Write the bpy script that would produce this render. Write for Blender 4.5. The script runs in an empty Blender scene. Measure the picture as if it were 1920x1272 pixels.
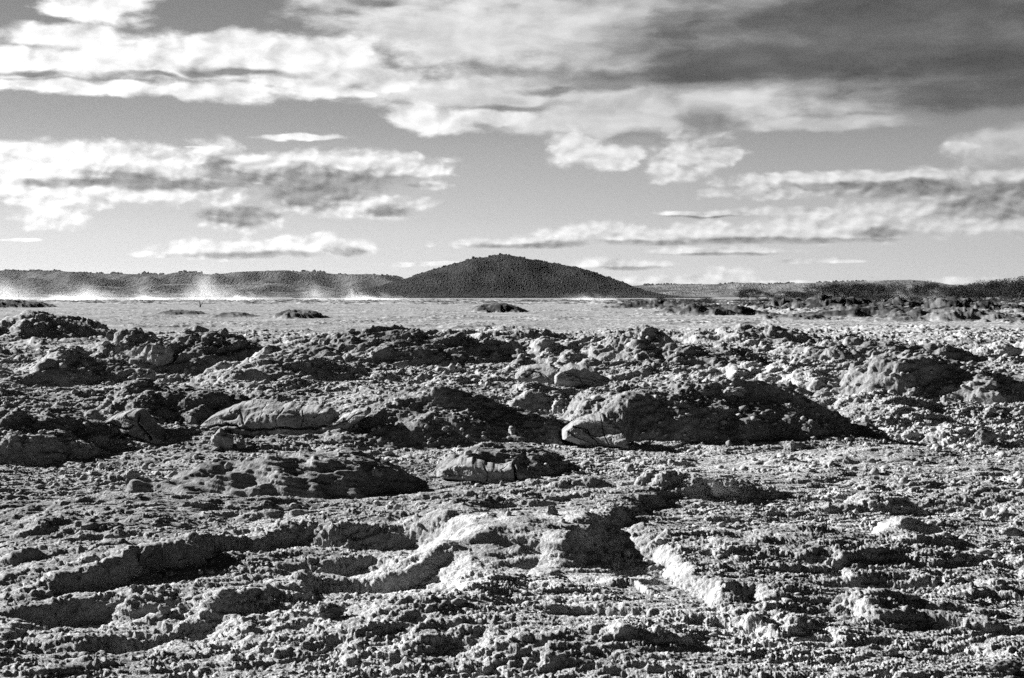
import bpy, math, random
import numpy as np
from mathutils import Vector

# ------------------------------------------------------------------ settings
Q = 1.0                    # mesh density
F = 2637.0                 # focal length in pixels of the 1920 px photograph
CX, HY = 960.0, 556.0      # image centre column, horizon row
CAMZ = 1.6
SUN_AZ, SUN_EL = math.radians(-60), math.radians(21)
EXPOSURE = 1.9
RNG = np.random.default_rng(7)
random.seed(7)

sc = bpy.context.scene
cam_d = bpy.data.cameras.new("camera")
cam_d.sensor_width = 36.0
cam_d.lens = F / 1920 * 36.0
cam_d.clip_start, cam_d.clip_end = 0.05, 60000
cam = bpy.data.objects.new("camera", cam_d)
sc.collection.objects.link(cam)
cam.location = (0, 0, CAMZ)
cam.rotation_euler = (math.radians(90) - math.atan((636 - HY) / F), 0, 0)
sc.camera = cam

sc.view_settings.view_transform = 'Standard'
sc.view_settings.look = 'None'
sc.view_settings.exposure = EXPOSURE
sc.view_settings.gamma = 1.0
sc.cycles.max_bounces = 5
sc.cycles.diffuse_bounces = 1
sc.cycles.glossy_bounces = 2
sc.cycles.volume_bounces = 2
sc.cycles.transparent_max_bounces = 6
sc.cycles.volume_step_rate = 0.7
sc.cycles.volume_max_steps = 96
sc.cycles.use_denoising = False
sc.cycles.sample_clamp_indirect = 3.0

# ------------------------------------------------------------------ node helper
class N:
    """Small expression helper over a node tree."""
    def __init__(s, tree): s.t = tree; s.n = tree.nodes; s.l = tree.links
    def add(s, typ, **kw):
        nd = s.n.new(typ)
        for k, v in kw.items(): setattr(nd, k, v)
        return nd
    def put(s, sock, v):
        if v is None: return
        if isinstance(v, bpy.types.NodeSocket): s.l.new(v, sock)
        else: sock.default_value = v
    def m(s, op, a, b=None, c=None, clamp=False):
        nd = s.add('ShaderNodeMath', operation=op, use_clamp=clamp)
        s.put(nd.inputs[0], a); s.put(nd.inputs[1], b); s.put(nd.inputs[2], c)
        return nd.outputs[0]
    def v(s, op, a, b=None, c=None):
        nd = s.add('ShaderNodeVectorMath', operation=op)
        s.put(nd.inputs[0], a); s.put(nd.inputs[1], b); s.put(nd.inputs[2], c)
        return nd.outputs['Value'] if op in ('LENGTH', 'DOT_PRODUCT') else nd.outputs[0]
    def sep(s, a):
        nd = s.add('ShaderNodeSeparateXYZ'); s.put(nd.inputs[0], a); return nd.outputs
    def xyz(s, x, y, z=0.0):
        nd = s.add('ShaderNodeCombineXYZ')
        s.put(nd.inputs[0], x); s.put(nd.inputs[1], y); s.put(nd.inputs[2], z)
        return nd.outputs[0]
    def noise(s, vec, scale, detail=4.0, rough=0.55, dist=0.0, out='Fac', dims='3D'):
        nd = s.add('ShaderNodeTexNoise', noise_dimensions=dims)
        s.put(nd.inputs['Vector'], vec)
        nd.inputs['Scale'].default_value = scale
        nd.inputs['Detail'].default_value = detail
        nd.inputs['Roughness'].default_value = rough
        nd.inputs['Distortion'].default_value = dist
        return nd.outputs[out]
    def rng(s, v, a, b, c=0.0, d=1.0, smooth=False):
        nd = s.add('ShaderNodeMapRange', interpolation_type='SMOOTHSTEP' if smooth else 'LINEAR')
        s.put(nd.inputs[0], v)
        for i, x in enumerate((a, b, c, d)): s.put(nd.inputs[i + 1], x)
        return nd.outputs[0]
    def mixf(s, f, a, b):
        nd = s.add('ShaderNodeMix', data_type='FLOAT')
        s.put(nd.inputs[0], f); s.put(nd.inputs[2], a); s.put(nd.inputs[3], b)
        return nd.outputs[0]

# ------------------------------------------------------------------ world: sky with clouds
world = bpy.data.worlds.new("World"); sc.world = world; world.use_nodes = True
wt = world.node_tree; wt.nodes.clear(); g = N(wt)
def az_of(px): return math.atan((px - CX) / F)
def U_of(px): return CX + F * az_of(px)
def V_of(py, px=CX): return py
tc = g.add('ShaderNodeTexCoord').outputs['Generated']
dx, dy, dz = g.sep(tc)
az = g.m('ARCTAN2', dx, dy)
hyp = g.m('SQRT', g.m('ADD', g.m('MULTIPLY', dx, dx), g.m('MULTIPLY', dy, dy)))
el = g.m('ARCTAN2', dz, hyp)
U = g.m('MULTIPLY_ADD', az, F, CX)            # bearing, in steps of 1/2637 rad
V = g.m('MULTIPLY_ADD', el, -F, HY)           # height over the horizon, same steps
nish = g.add('ShaderNodeTexSky', sky_type='NISHITA')
nish.sun_disc = False; nish.sun_elevation = SUN_EL; nish.sun_rotation = SUN_AZ
bw = g.add('ShaderNodeRGBToBW'); g.l.new(nish.outputs[0], bw.inputs[0])
nlum = bw.outputs[0]
base = g.add('ShaderNodeFloatCurve')
cv = base.mapping.curves[0]
# linear sky value by elevation (0 = horizon, 1 = zenith), red filter: dark zenith
pts = [(0.0, .80), (.03, .76), (.06, .64), (.10, .48), (.13, .36), (.17, .28), (.21, .21), (.26, .15), (.45, .06), (1.0, .03)]
cv.points[0].location = pts[0]; cv.points[1].location = pts[-1]
for p_ in pts[1:-1]: cv.points.new(*p_)
base.mapping.update()
g.put(base.inputs['Value'], g.m('MULTIPLY', g.m('ABSOLUTE', el), 1.0 / 1.0))
side = g.rng(g.m('COSINE', g.m('SUBTRACT', az, SUN_AZ)), -1.0, 1.0, 0.12, 1.12)
skyv = g.m('MULTIPLY', base.outputs[0], side)
# (physical) sky's own luminance so that the dome is lit like one
skyv = g.m('ADD', g.m('MULTIPLY', skyv, 0.9), g.m('MULTIPLY', nlum, 0.008))

P = g.xyz(g.m('MULTIPLY', U, 0.01), g.m('MULTIPLY', V, 0.01))
Ps = g.v('MULTIPLY', P, (1.0, 2.6, 1.0))
w1 = g.noise(Ps, .9, 4, .5, 0, 'Color')
wamp = g.rng(V, 330, 470, 1.0, 0.3)
wo = g.v('MULTIPLY', g.v('SUBTRACT', w1, (0.5, 0.5, 0.5)), g.xyz(g.m('MULTIPLY', wamp, 1.3), g.m('MULTIPLY', wamp, 0.36)))
Pw = g.v('ADD', P, wo)
def blobs(lst, k=0.15):
    acc = None
    for (cx, cy, rx, ry) in lst:
        cx = U_of(cx)
        q = g.v('MULTIPLY_ADD', Pw, (100 / rx, 100 / ry, 0), (-cx / rx, -cy / ry, 0))
        L = g.v('LENGTH', q)
        if acc is None: acc = L
        elif k: acc = g.m('SMOOTH_MIN', acc, L, k)
        else: acc = g.m('MINIMUM', acc, L)
    return acc
cl_hard = [(150, 187, 420, 13), (430, 184, 150, 20), (640, 178, 70, 14), (60, 150, 190, 26), (250, 142, 260, 26), (420, 104, 150, 30), (120, 100, 150, 22), (330, 128, 260, 30),
           (195, 45, 80, 36), (240, 20, 60, 45), (80, 330, 150, 40), (120, 52, 60, 14), (560, 120, 260, 42), (640, 150, 250, 30), (770, 222, 50, 28), (830, 234, 80, 24), (930, 225, 120, 16),
           (1090, 278, 70, 30), (1150, 296, 60, 22), (1250, 322, 46, 24), (1290, 285, 80, 40), (1350, 296, 60, 16),
           (120, 305, 260, 24), (60, 340, 220, 26), (190, 300, 120, 20), (395, 310, 62, 36), (340, 330, 70, 26), (560, 305, 260, 18), (700, 318, 150, 26), (620, 335, 200, 30), (600, 362, 110, 26),
           (300, 350, 200, 30), (452, 408, 90, 26), (700, 392, 105, 20), (590, 385, 80, 16), (110, 385, 90, 14), (90, 412, 70, 22), (230, 372, 160, 14), (560, 262, 95, 7), (800, 350, 60, 8), (780, 325, 70, 14), (500, 330, 120, 30), (60, 365, 100, 16),
           (430, 470, 150, 15), (560, 462, 60, 20), (595, 458, 50, 20), (500, 468, 120, 16), (655, 466, 48, 18), (370, 462, 60, 12), (290, 479, 50, 5),
           (1600, 345, 250, 14), (1800, 356, 300, 26), (1900, 385, 160, 34), (1430, 366, 120, 12), (1860, 425, 200, 24), (1350, 446, 380, 16), (1080, 440, 90, 14), (1150, 432, 60, 14), (1300, 436, 90, 16),
           (1500, 428, 110, 20), (1600, 424, 90, 26), (1650, 440, 50, 18), (1320, 405, 110, 6), (980, 456, 160, 10), (1750, 398, 220, 12), (1480, 400, 140, 8),
           (1340, 474, 160, 8), (1170, 498, 100, 8), (1150, 492, 60, 10), (1260, 524, 110, 9), (1370, 518, 50, 14), (1500, 491, 60, 5), (1580, 493, 40, 3),
           (820, 496, 140, 4), (1520, 533, 260, 6), (1800, 527, 70, 7), (1790, 292, 46, 12), (40, 455, 40, 3), (380, 282, 40, 3), (60, 287, 60, 5)]
cl_hard = [(a, b, c * 1.06, d * (1.28 if b > 270 else 1.1)) for a, b, c, d in cl_hard]
cl_soft = [(720, 10, 190, 36), (870, 70, 330, 80), (1080, 60, 300, 110), (1400, 100, 460, 120), (1700, 80, 520, 150), (1780, 200, 400, 38), (1880, 150, 250, 80),
           (900, 180, 260, 40), (1180, 235, 210, 36), (1250, 200, 330, 50), (1520, 240, 240, 14), (1880, 290, 120, 40), (1040, 230, 160, 30)]
nzL = g.noise(g.v('ADD', Ps, (3.1, 7.7, 0)), 1.3, 8, .56)
nzF = g.noise(g.v('ADD', g.v('MULTIPLY', P, (1.0, 1.5, 1.0)), (9.1, 2.7, 0)), 2.6, 6, .55)
lowk = g.rng(V, 215, 300, 0, 1)
nz = g.mixf(lowk, nzL, nzF)
nzS = g.noise(g.v('ADD', g.v('MULTIPLY', P, (0.6, 1.7, 1.0)), g.v('MULTIPLY', wo, (.8, 1.5, 0))), 1.0, 6, .52)
pf = g.v('MULTIPLY', P, (1.0, 1.5, 1.0))
pfs = g.v('ADD', pf, g.v('MULTIPLY', wo, (.5, .8, 0)))
def billow(p, sc_):
    a = g.add('ShaderNodeTexVoronoi', feature='SMOOTH_F1', voronoi_dimensions='2D'); g.put(a.inputs['Vector'], p); g.put(a.inputs['Scale'], sc_); a.inputs['Detail'].default_value = 1.5; a.inputs['Roughness'].default_value = .5; a.inputs['Smoothness'].default_value = .6; a.inputs['Lacunarity'].default_value = 2.3
    return g.m('SUBTRACT', .93, a.outputs['Distance'])
nz2 = g.mixf(lowk, g.noise(g.v('ADD', pfs, (3.0, 7.6, 0)), 1.5, 4, .48), g.m('MULTIPLY_ADD', billow(g.v('ADD', pfs, (3.0, 7.6, 0)), 2.1), .62, .12))
nz3 = g.mixf(lowk, g.noise(g.v('ADD', pfs, (3.16, 7.82, 0)), 1.5, 4, .48), g.m('MULTIPLY_ADD', billow(g.v('ADD', pfs, (3.07, 7.71, 0)), 2.1), .62, .12))
Fh = g.m('SUBTRACT', 1.0, blobs(cl_hard, .12))
Fs = g.m('SUBTRACT', 1.0, blobs(cl_soft, .3))
nzc = g.m('SUBTRACT', nz, 0.5)
puff = g.m('SUBTRACT', nz2, 0.45)
Dh = g.rng(g.m('ADD', g.m('MULTIPLY_ADD', nzc, g.mixf(lowk, 1.0, .75), Fh), g.m('MULTIPLY_ADD', puff, g.mixf(lowk, .9, .65), g.m('MULTIPLY', lowk, .12))), -0.06, 0.50, 0, 1, True)
Ds = g.rng(g.m('MULTIPLY_ADD', nzc, 1.3, Fs), -0.12, 0.6, 0, 0.95, True)
# scattered thin cloud over the rest of the sky
out_n = g.noise(g.v('ADD', Ps, (40, 11, 3)), 0.22, 7, .6)
front = g.m('MULTIPLY', g.rng(g.m('ABSOLUTE', az), 0.36, 0.5, 1, 0), g.rng(el, 0.22, 0.32, 1, 0))
Do = g.m('MULTIPLY', g.rng(out_n, 0.5, 0.68, 0, 1, True), g.m('SUBTRACT', 1.0, front))
dens = g.m('MAXIMUM', g.m('MAXIMUM', Dh, Ds), Do)
dk1 = [(590, 345, 180, 28), (560, 366, 130, 28), (680, 340, 110, 22), (300, 352, 160, 14), (440, 410, 95, 22), (425, 328, 36, 30), (720, 338, 70, 12), (250, 340, 90, 12), (160, 355, 90, 8),
       (745, 400, 60, 9), (1770, 368, 240, 16), (1880, 392, 110, 26), (1480, 456, 260, 7), (1655, 442, 50, 12), (1000, 463, 150, 6), (1200, 458, 180, 6),
       (480, 482, 150, 7), (655, 476, 40, 10), (1380, 480, 130, 4), (1180, 504, 90, 4), (1640, 358, 160, 9), (1320, 236, 50, 36), (1210, 262, 60, 20),
       (470, 358, 110, 8), (290, 162, 80, 7), (450, 148, 110, 8), (1290, 410, 100, 3), (380, 150, 60, 8), (700, 20, 70, 14), (60, 165, 80, 7), (1060, 175, 90, 10), (1130, 170, 60, 10), (960, 212, 80, 7)]
dk2 = [(1650, 70, 430, 90), (1860, 195, 260, 50), (1450, 125, 300, 50), (1750, 10, 380, 60), (1800, 130, 260, 60), (1250, 150, 220, 20)]
G1 = g.rng(g.m('MULTIPLY_ADD', puff, 0.8, blobs(dk1, .15)), 1.35, 0.35, 0, 1, True)
G2 = g.rng(g.m('MULTIPLY_ADD', g.m('SUBTRACT', nzS, .5), 1.0, blobs(dk2, .3)), 1.55, 0.45, 0, 1, True)
emb = g.m('SUBTRACT', nz2, nz3)
left = g.rng(U, 100, 1900, 1.15, 0.66)
cb = g.m('MULTIPLY_ADD', emb, g.mixf(lowk, 1.2, 0.75), 0.88)
cb = g.m('MULTIPLY_ADD', nzc, 0.35, cb)
cb = g.m('MULTIPLY_ADD', g.m('SUBTRACT', nzS, .5), 0.5, cb)
cb = g.m('MULTIPLY', cb, left)
sofr = g.m('MULTIPLY', g.m('SUBTRACT', 1.0, Dh), Ds)
cb = g.mixf(g.m('MULTIPLY', sofr, 0.7), cb, g.m('MULTIPLY', g.m('MULTIPLY_ADD', g.m('SUBTRACT', nzS, .5), 1.0, 0.72), left))
cb = g.mixf(g.m('MULTIPLY', G1, 0.88), cb, g.m('MULTIPLY', g.m('MULTIPLY_ADD', emb, 0.35, 0.21), g.rng(V, 100, 500, .95, 1.4)))
cb = g.mixf(g.m('MULTIPLY', G2, 0.95), cb, g.m('MULTIPLY_ADD', g.m('SUBTRACT', nzS, .5), 0.22, 0.095))
cb = g.mixf(front, g.m('MULTIPLY', skyv, 1.25), cb)
cb = g.m('MAXIMUM', cb, 0.03)
tot = g.mixf(dens, skyv, cb)
tot = g.m('MULTIPLY', tot, g.rng(g.m('ABSOLUTE', az), 0.6, 1.3, 1.0, 0.4, True))  # unseen sky to the sides and behind dimmed to deepen shadows
# below the horizon: dark ground light
tot = g.mixf(g.rng(el, -0.03, -0.005), 0.05, tot)
K = 10.0 / (2 ** EXPOSURE)
bg = g.add('ShaderNodeBackground'); bg.inputs['Strength'].default_value = 0.1
g.l.new(g.m('MULTIPLY', tot, K), bg.inputs['Color'])
wo_ = g.add('ShaderNodeOutputWorld'); g.l.new(bg.outputs[0], wo_.inputs[0])

# ------------------------------------------------------------------ sun
sl = bpy.data.lights.new("sun", 'SUN'); sl.energy = 5.0; sl.angle = math.radians(0.5); sl.color = (1, 1, 1)
so = bpy.data.objects.new("sun", sl); sc.collection.objects.link(so)
sun_dir = Vector((math.sin(SUN_AZ) * math.cos(SUN_EL), math.cos(SUN_AZ) * math.cos(SUN_EL), math.sin(SUN_EL)))
so.rotation_euler = sun_dir.to_track_quat('Z', 'Y').to_euler()

# ------------------------------------------------------------------ generic helpers
def tag(o, label=None, cat=None, group=None, kind=None):
    if label: o['label'] = label
    if cat: o['category'] = cat
    if group: o['group'] = group
    if kind: o['kind'] = kind
    return o
def mesh_np(name, co, quads=None, tris=None, smooth=True):
    me = bpy.data.meshes.new(name)
    nv = len(co)
    fq = 0 if quads is None else len(quads); ft = 0 if tris is None else len(tris)
    me.vertices.add(nv); me.vertices.foreach_set('co', np.ascontiguousarray(co, np.float32).ravel())
    idx, tot_ = [], []
    if fq: idx.append(np.asarray(quads).ravel()); tot_.append(np.full(fq, 4))
    if ft: idx.append(np.asarray(tris).ravel()); tot_.append(np.full(ft, 3))
    idx = np.concatenate(idx).astype(np.int32); cnt = np.concatenate(tot_).astype(np.int32)
    me.loops.add(len(idx)); me.loops.foreach_set('vertex_index', idx)
    me.polygons.add(len(cnt))
    st = np.concatenate([[0], np.cumsum(cnt)[:-1]]).astype(np.int32)
    me.polygons.foreach_set('loop_start', st)
    try: me.polygons.foreach_set('loop_total', cnt)
    except Exception: pass
    me.update(calc_edges=True)
    me.polygons.foreach_set('use_smooth', np.full(len(cnt), smooth))
    return me
def link(name, me, mat=None, parent=None, loc=None):
    o = bpy.data.objects.new(name, me); sc.collection.objects.link(o)
    if mat is not None: me.materials.append(mat)
    if parent is not None: o.parent = parent
    if loc is not None: o.location = loc
    return o
def empty(name, loc):
    o = bpy.data.objects.new(name, None); sc.collection.objects.link(o); o.location = loc
    o.empty_display_size = .2
    return o

# ---- numpy noise
_a = np.linspace(0, 2 * np.pi, 256, endpoint=False)
G2D = np.stack([np.cos(_a), np.sin(_a)], 1).astype(np.float32)
_r = np.random.default_rng(3).normal(size=(256, 3)); _r /= np.linalg.norm(_r, axis=1)[:, None]
G3D = (_r * 1.1).astype(np.float32)
def hsh(x, y, s=0, z=None):
    h = x.astype(np.uint32) * np.uint32(374761393) + y.astype(np.uint32) * np.uint32(668265263) + np.uint32(s * 2246822519 % 4294967296)
    if z is not None: h = h + z.astype(np.uint32) * np.uint32(3266489917)
    h = (h ^ (h >> np.uint32(13))) * np.uint32(1274126177)
    return h ^ (h >> np.uint32(16))
def fade(t): return t * t * t * (t * (t * 6 - 15) + 10)
def pn2(x, y, s=0):
    xi = np.floor(x); yi = np.floor(y); fx = (x - xi).astype(np.float32); fy = (y - yi).astype(np.float32)
    xi = xi.astype(np.int64); yi = yi.astype(np.int64)
    u, v = fade(fx), fade(fy)
    def c(i, j):
        gr = G2D[hsh(xi + i, yi + j, s) & np.uint32(255)]
        return gr[..., 0] * (fx - i) + gr[..., 1] * (fy - j)
    a = c(0, 0); b = c(1, 0); a += (b - a) * u
    d = c(0, 1); e = c(1, 1); d += (e - d) * u
    return (a + (d - a) * v) * 1.4
def pn3(x, y, z, s=0):
    xi = np.floor(x); yi = np.floor(y); zi = np.floor(z)
    fx = (x - xi).astype(np.float32); fy = (y - yi).astype(np.float32); fz = (z - zi).astype(np.float32)
    xi = xi.astype(np.int64); yi = yi.astype(np.int64); zi = zi.astype(np.int64)
    u, v, w = fade(fx), fade(fy), fade(fz)
    def c(i, j, k):
        gr = G3D[hsh(xi + i, yi + j, s, zi + k) & np.uint32(255)]
        return gr[..., 0] * (fx - i) + gr[..., 1] * (fy - j) + gr[..., 2] * (fz - k)
    def pl(k):
        a = c(0, 0, k); b = c(1, 0, k); a += (b - a) * u
        d = c(0, 1, k); e = c(1, 1, k); d += (e - d) * u
        return a + (d - a) * v
    a = pl(0); b = pl(1)
    return (a + (b - a) * w) * 1.5
def rnd(h): return (h & np.uint32(65535)).astype(np.float32) / 65535.0
def cells(x, y, s=0, prob=1.0, rmin=.25, rmax=.5):
    """Height of pebble-like domes, in cell units."""
    xi = np.floor(x).astype(np.int64); yi = np.floor(y).astype(np.int64)
    best = np.zeros(x.shape, np.float32)
    for i in (-1, 0, 1):
        for j in (-1, 0, 1):
            h = hsh(xi + i, yi + j, s); h2 = hsh(xi + i, yi + j, s + 91)
            px = (xi + i) + 0.15 + 0.7 * rnd(h); py = (yi + j) + 0.15 + 0.7 * rnd(h >> np.uint32(16))
            r = rmin + (rmax - rmin) * rnd(h2) ** 2
            ok = rnd(h2 >> np.uint32(12)) < prob
            d2 = ((x - px) ** 2 + ((y - py) * 1.15) ** 2) / (r * r)
            v = np.where(ok & (d2 < 1), r * np.sqrt(np.maximum(1 - d2, 0)), 0)
            best = np.maximum(best, v.astype(np.float32))
    return best
def sstep(a, b, x):
    t = np.clip((x - a) / (b - a), 0, 1); return t * t * (3 - 2 * t)

# ------------------------------------------------------------------ ground relief
def d_of(py): return CAMZ * F / (py - HY)
# mounds: (name or None, label, peak px, top py, base py, half width left px, half width right px, depth front m, depth back m, p, q, warp)
MOUNDS = [
 ('rock_mound', 'broad dark mound with a long shadow tail, right of the picture centre', 1270, 746, 846, 235, 410, 1.0, 1.6, 2.8, .9, .22),
 ('rock_mound', 'dark conical mound of clods with a sunlit left flank, in the middle of the field', 850, 766, 858, 270, 250, 1.1, 1.6, 1.6, 1.2, .25),
 ('rock_mound', 'long dark mound sloping down to the right at the edge of the pale plain', 690, 629, 700, 180, 340, 2.6, 3.0, 2.0, 1.2, .25),
 ('rock_mound', 'lumpy mound with jutting boulders, left of the long dark mound', 400, 636, 702, 260, 150, 2.2, 3.0, 2.0, 1.1, .35),
 ('rock_mound', 'large rounded mound with a bright left flank near the right edge', 1750, 674, 762, 210, 260, 1.6, 2.4, 2.4, 1.0, .22),
 ('rock_mound', 'rubble mound behind the cracked pale slab, on the left', 300, 748, 830, 150, 260, 1.2, 1.6, 2.2, 1.1, .3),
 ('rock_mound', 'small low mound split by a thin dark crack, in the near middle', 930, 852, 914, 130, 160, .55, .9, 2.2, 1.0, .18),
 ('rock_mound', 'low flat mound with a shadowed smooth front, left of the split mound', 600, 866, 940, 330, 170, .6, 1.0, 2.4, 1.0, .25),
 ('rock_mound', 'low ridge with a dark slope behind the bright-flanked mound on the right', 1640, 642, 686, 170, 200, 2.2, 3.0, 2.0, 1.1, .25),
 ('rock_mound', 'clod heap at the near edge of the pale plain, right of centre', 1270, 645, 704, 120, 210, 1.8, 2.6, 2.0, 1.1, .15),
 (None, '', 80, 596, 640, 150, 120, 3.5, 5, 2, 1.1, .2), (None, '', 1400, 623, 660, 130, 170, 2.2, 3, 2.2, 1.1, .2),
 (None, '', 1150, 640, 700, 200, 160, 2.0, 2.8, 2, 1.1, .35), (None, '', 960, 622, 642, 110, 120, 2.0, 3.8, 2.4, 1, .2),
 (None, '', 500, 676, 745, 170, 200, 1.5, 2.2, 2.0, 1.1, .3), (None, '', 130, 668, 725, 170, 160, 1.5, 2.2, 2.0, 1.1, .3),
 (None, '', 60, 790, 870, 150, 150, 1.0, 1.4, 2, 1.1, .3), (None, '', 1500, 690, 740, 120, 160, 1.4, 2.0, 2, 1.1, .3),
 (None, '', 1640, 772, 805, 120, 150, .8, 1.2, 2.2, 1.1, .25), (None, '', 1850, 800, 835, 100, 200, .8, 1.2, 2.2, 1, .2),
 (None, '', 1660, 934, 968, 70, 90, .28, .5, 2.4, 1, .15), (None, '', 1700, 1000, 1040, 60, 80, .25, .4, 2.4, 1, .15),
 (None, '', 1700, 1030, 1060, 80, 90, .2, .3, 2.4, 1, .15),
 (None, '', 1280, 908, 955, 90, 200, .3, .6, 2.2, 1.1, .2), (None, '', 1020, 745, 800, 120, 120, .8, 1.2, 2.0, 1.1, .3),
 # far field, past the plain
 (None, '', 20, 564, 578, 60, 60, 12, 16, 2.2, 1, .2), (None, '', 555, 583, 598, 45, 60, 4, 6, 2.2, 1, .15),
 (None, '', 330, 583, 592, 40, 60, 4, 6, 2.2, 1, .15), (None, '', 430, 588, 596, 30, 50, 4, 6, 2.2, 1, .15),
 (None, '', 935, 571, 587, 60, 55, 6, 9, 2.2, 1, .2), (None, '', 870, 607, 617, 50, 70, 3, 5, 2.2, 1, .2),
 (None, '', 1330, 572, 592, 90, 110, 7, 12, 2.2, 1, .35), (None, '', 1250, 566, 580, 110, 90, 10, 16, 2.2, 1, .3),
 (None, '', 1640, 576, 597, 120, 160, 6, 9, 2.2, 1, .3), (None, '', 1800, 582, 604, 130, 120, 6, 9, 2.2, 1, .35),
 (None, '', 1560, 562, 582, 120, 150, 12, 16, 2.2, 1, .35), (None, '', 1780, 569, 584, 120, 190, 10, 14, 2.2, 1, .4),
 (None, '', 1500, 590, 600, 80, 60, 3, 5, 2.2, 1, .3), (None, '', 1670, 596, 604, 70, 70, 3, 4, 2.2, 1, .2),
]
# hollows: (px, mid py, half width px L, R, half depth m, depth m)
HOLLOWS = [
 (640, 1090, 280, 200, .50, .10), (240, 1170, 400, 260, .55, .12), (1400, 1165, 50, 60, .22, .11), (1180, 1060, 90, 80, .40, .025), (1290, 938, 90, 110, .35, .07),
 (1690, 1130, 200, 160, .25, .04), (1800, 950, 200, 200, .5, .05), (80, 930, 200, 250, .4, .04), (480, 835, 180, 130, .5, .06),
]
RISES = [  # broad sunlit rises near the camera (px, mid py, L, R, half depth, height)
 (1040, 1030, 300, 260, 1.1, .04), (1560, 1060, 300, 420, .8, .08), (250, 980, 400, 350, 1.4, .08), (1700, 900, 350, 300, 1.5, .06), (560, 1230, 260, 260, .4, .05),
]
# broken ledges: (points on the ground as px, py ; high side is on the LEFT of the walking direction), drop m, front width m, back width m
SCARPS = [
 ([(880, 1046), (780, 1042), (690, 1044), (600, 1034), (520, 1040), (440, 1050), (350, 1076), (240, 1104), (120, 1120), (-60, 1140)], -.17, .15, .9),
 ([(840, 1085), (740, 1100), (620, 1105), (480, 1160), (320, 1190), (160, 1222), (-60, 1232)], -.13, .15, .6),
 ([(1270, 940), (1190, 968), (1135, 1010), (1098, 1050), (1072, 1082), (1050, 1110)], -.12, .14, .7),
 ([(1225, 1030), (1250, 1075), (1290, 1112), (1335, 1150), (1385, 1200)], .13, .13, .7),
 ([(870, 970), (880, 1030), (900, 1090), (915, 1150), (850, 1205), (690, 1262)], .22, .45, 1.3),
 ([(1010, 1120), (1080, 1122), (1150, 1140), (1240, 1118)], .06, .10, .4),
 ([(1370, 1204), (1450, 1226), (1560, 1216)], .07, .08, .3),
 ([(1540, 1084), (1620, 1112), (1770, 1118)], .05, .08, .4), ([(1590, 1172), (1650, 1200), (1720, 1196)], .08, .10, .3),
 ([(1800, 1150), (1880, 1136), (1960, 1134)], .05, .08, .3), ([(40, 1010), (150, 1036), (330, 1030)], .05, .10, .4),
 ([(420, 1002), (560, 1010), (640, 996)], .05, .08, .4), ([(1520, 965), (1640, 968), (1780, 962)], .04, .08, .3),
 ([(500, 912), (620, 932), (760, 918)], .06, .12, .5), ([(1100, 1240), (1200, 1262), (1290, 1250)], .05, .08, .3),
]
for _ in range(160):
    _d = math.exp(random.uniform(math.log(5.6), math.log(26))); _a = math.radians(random.uniform(-21, 21) if _ < 90 else random.choice((-1, 1)) * random.uniform(21, 39)); _x, _y = _d * math.sin(_a), _d * math.cos(_a)
    _l = random.uniform(.25, .8) * (_d / 9) ** .6; _t = random.uniform(-.25, .25) + (.22 if _x < 0 else -.05)
    _p = [(_x + _l * q * math.cos(_t), _y + _l * q * math.sin(_t) + random.uniform(-.08, .08) * _l) for q in (-1, -.4, .3, 1)]
    _q = [(CX + F * x / y, HY + CAMZ * F / y) for x, y in _p]
    SCARPS.append((_q, random.uniform(.02, .05) * (_d / 9) ** .7, random.uniform(.05, .09) * (_d / 9) ** .8, random.uniform(.3, .6)))
def scarp(X, Y, pts, h, wf, wb, s):
    P2 = [(d_of(py) * (px - CX) / F, d_of(py)) for px, py in pts]
    mx = wb * 2.8 + .4
    xs = [p[0] for p in P2]; ys = [p[1] for p in P2]
    near = (X > min(xs) - mx) & (X < max(xs) + mx) & (Y > min(ys) - mx) & (Y < max(ys) + mx)
    out = np.zeros(X.shape, np.float32)
    if not near.any(): return out
    x, y = X[near], Y[near]
    k = min(max(wf, .08), .13)
    x = x + k * (pn2(x / .45, y / .45, s) * 1.0 + pn2(x / .16, y / .16, s + 1) * .4)
    y = y + k * (pn2(x / .45, y / .45, s + 2) * 1.0 + pn2(x / .16, y / .16, s + 3) * .4)
    best = np.full(x.shape, 1e9); side = np.zeros(x.shape); par = np.zeros(x.shape)
    n_ = len(P2) - 1
    for i in range(n_):
        (ax, ay), (bx, by) = P2[i], P2[i + 1]
        dx_, dy_ = bx - ax, by - ay; L2 = dx_ * dx_ + dy_ * dy_
        t = np.clip(((x - ax) * dx_ + (y - ay) * dy_) / L2, 0, 1)
        d = np.hypot(x - ax - t * dx_, y - ay - t * dy_); c = dx_ * (y - ay) - dy_ * (x - ax)
        m = d < best
        best = np.where(m, d, best); side = np.where(m, np.sign(c), side); par = np.where(m, (i + t) / n_, par)
    taper = np.clip(np.minimum(par, 1 - par) * 5, 0, 1) ** .7 * (.75 + .5 * pn2(par * 5, par * 0 + s, s))
    hi_ = side * np.sign(h) > 0
    out[near] = abs(h) * taper * np.where(hi_, np.exp(-best / wb) * (1 - sstep(1.6 * wb, 2.6 * wb, best)), 1 - sstep(0, wf, best))
    return out
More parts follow.
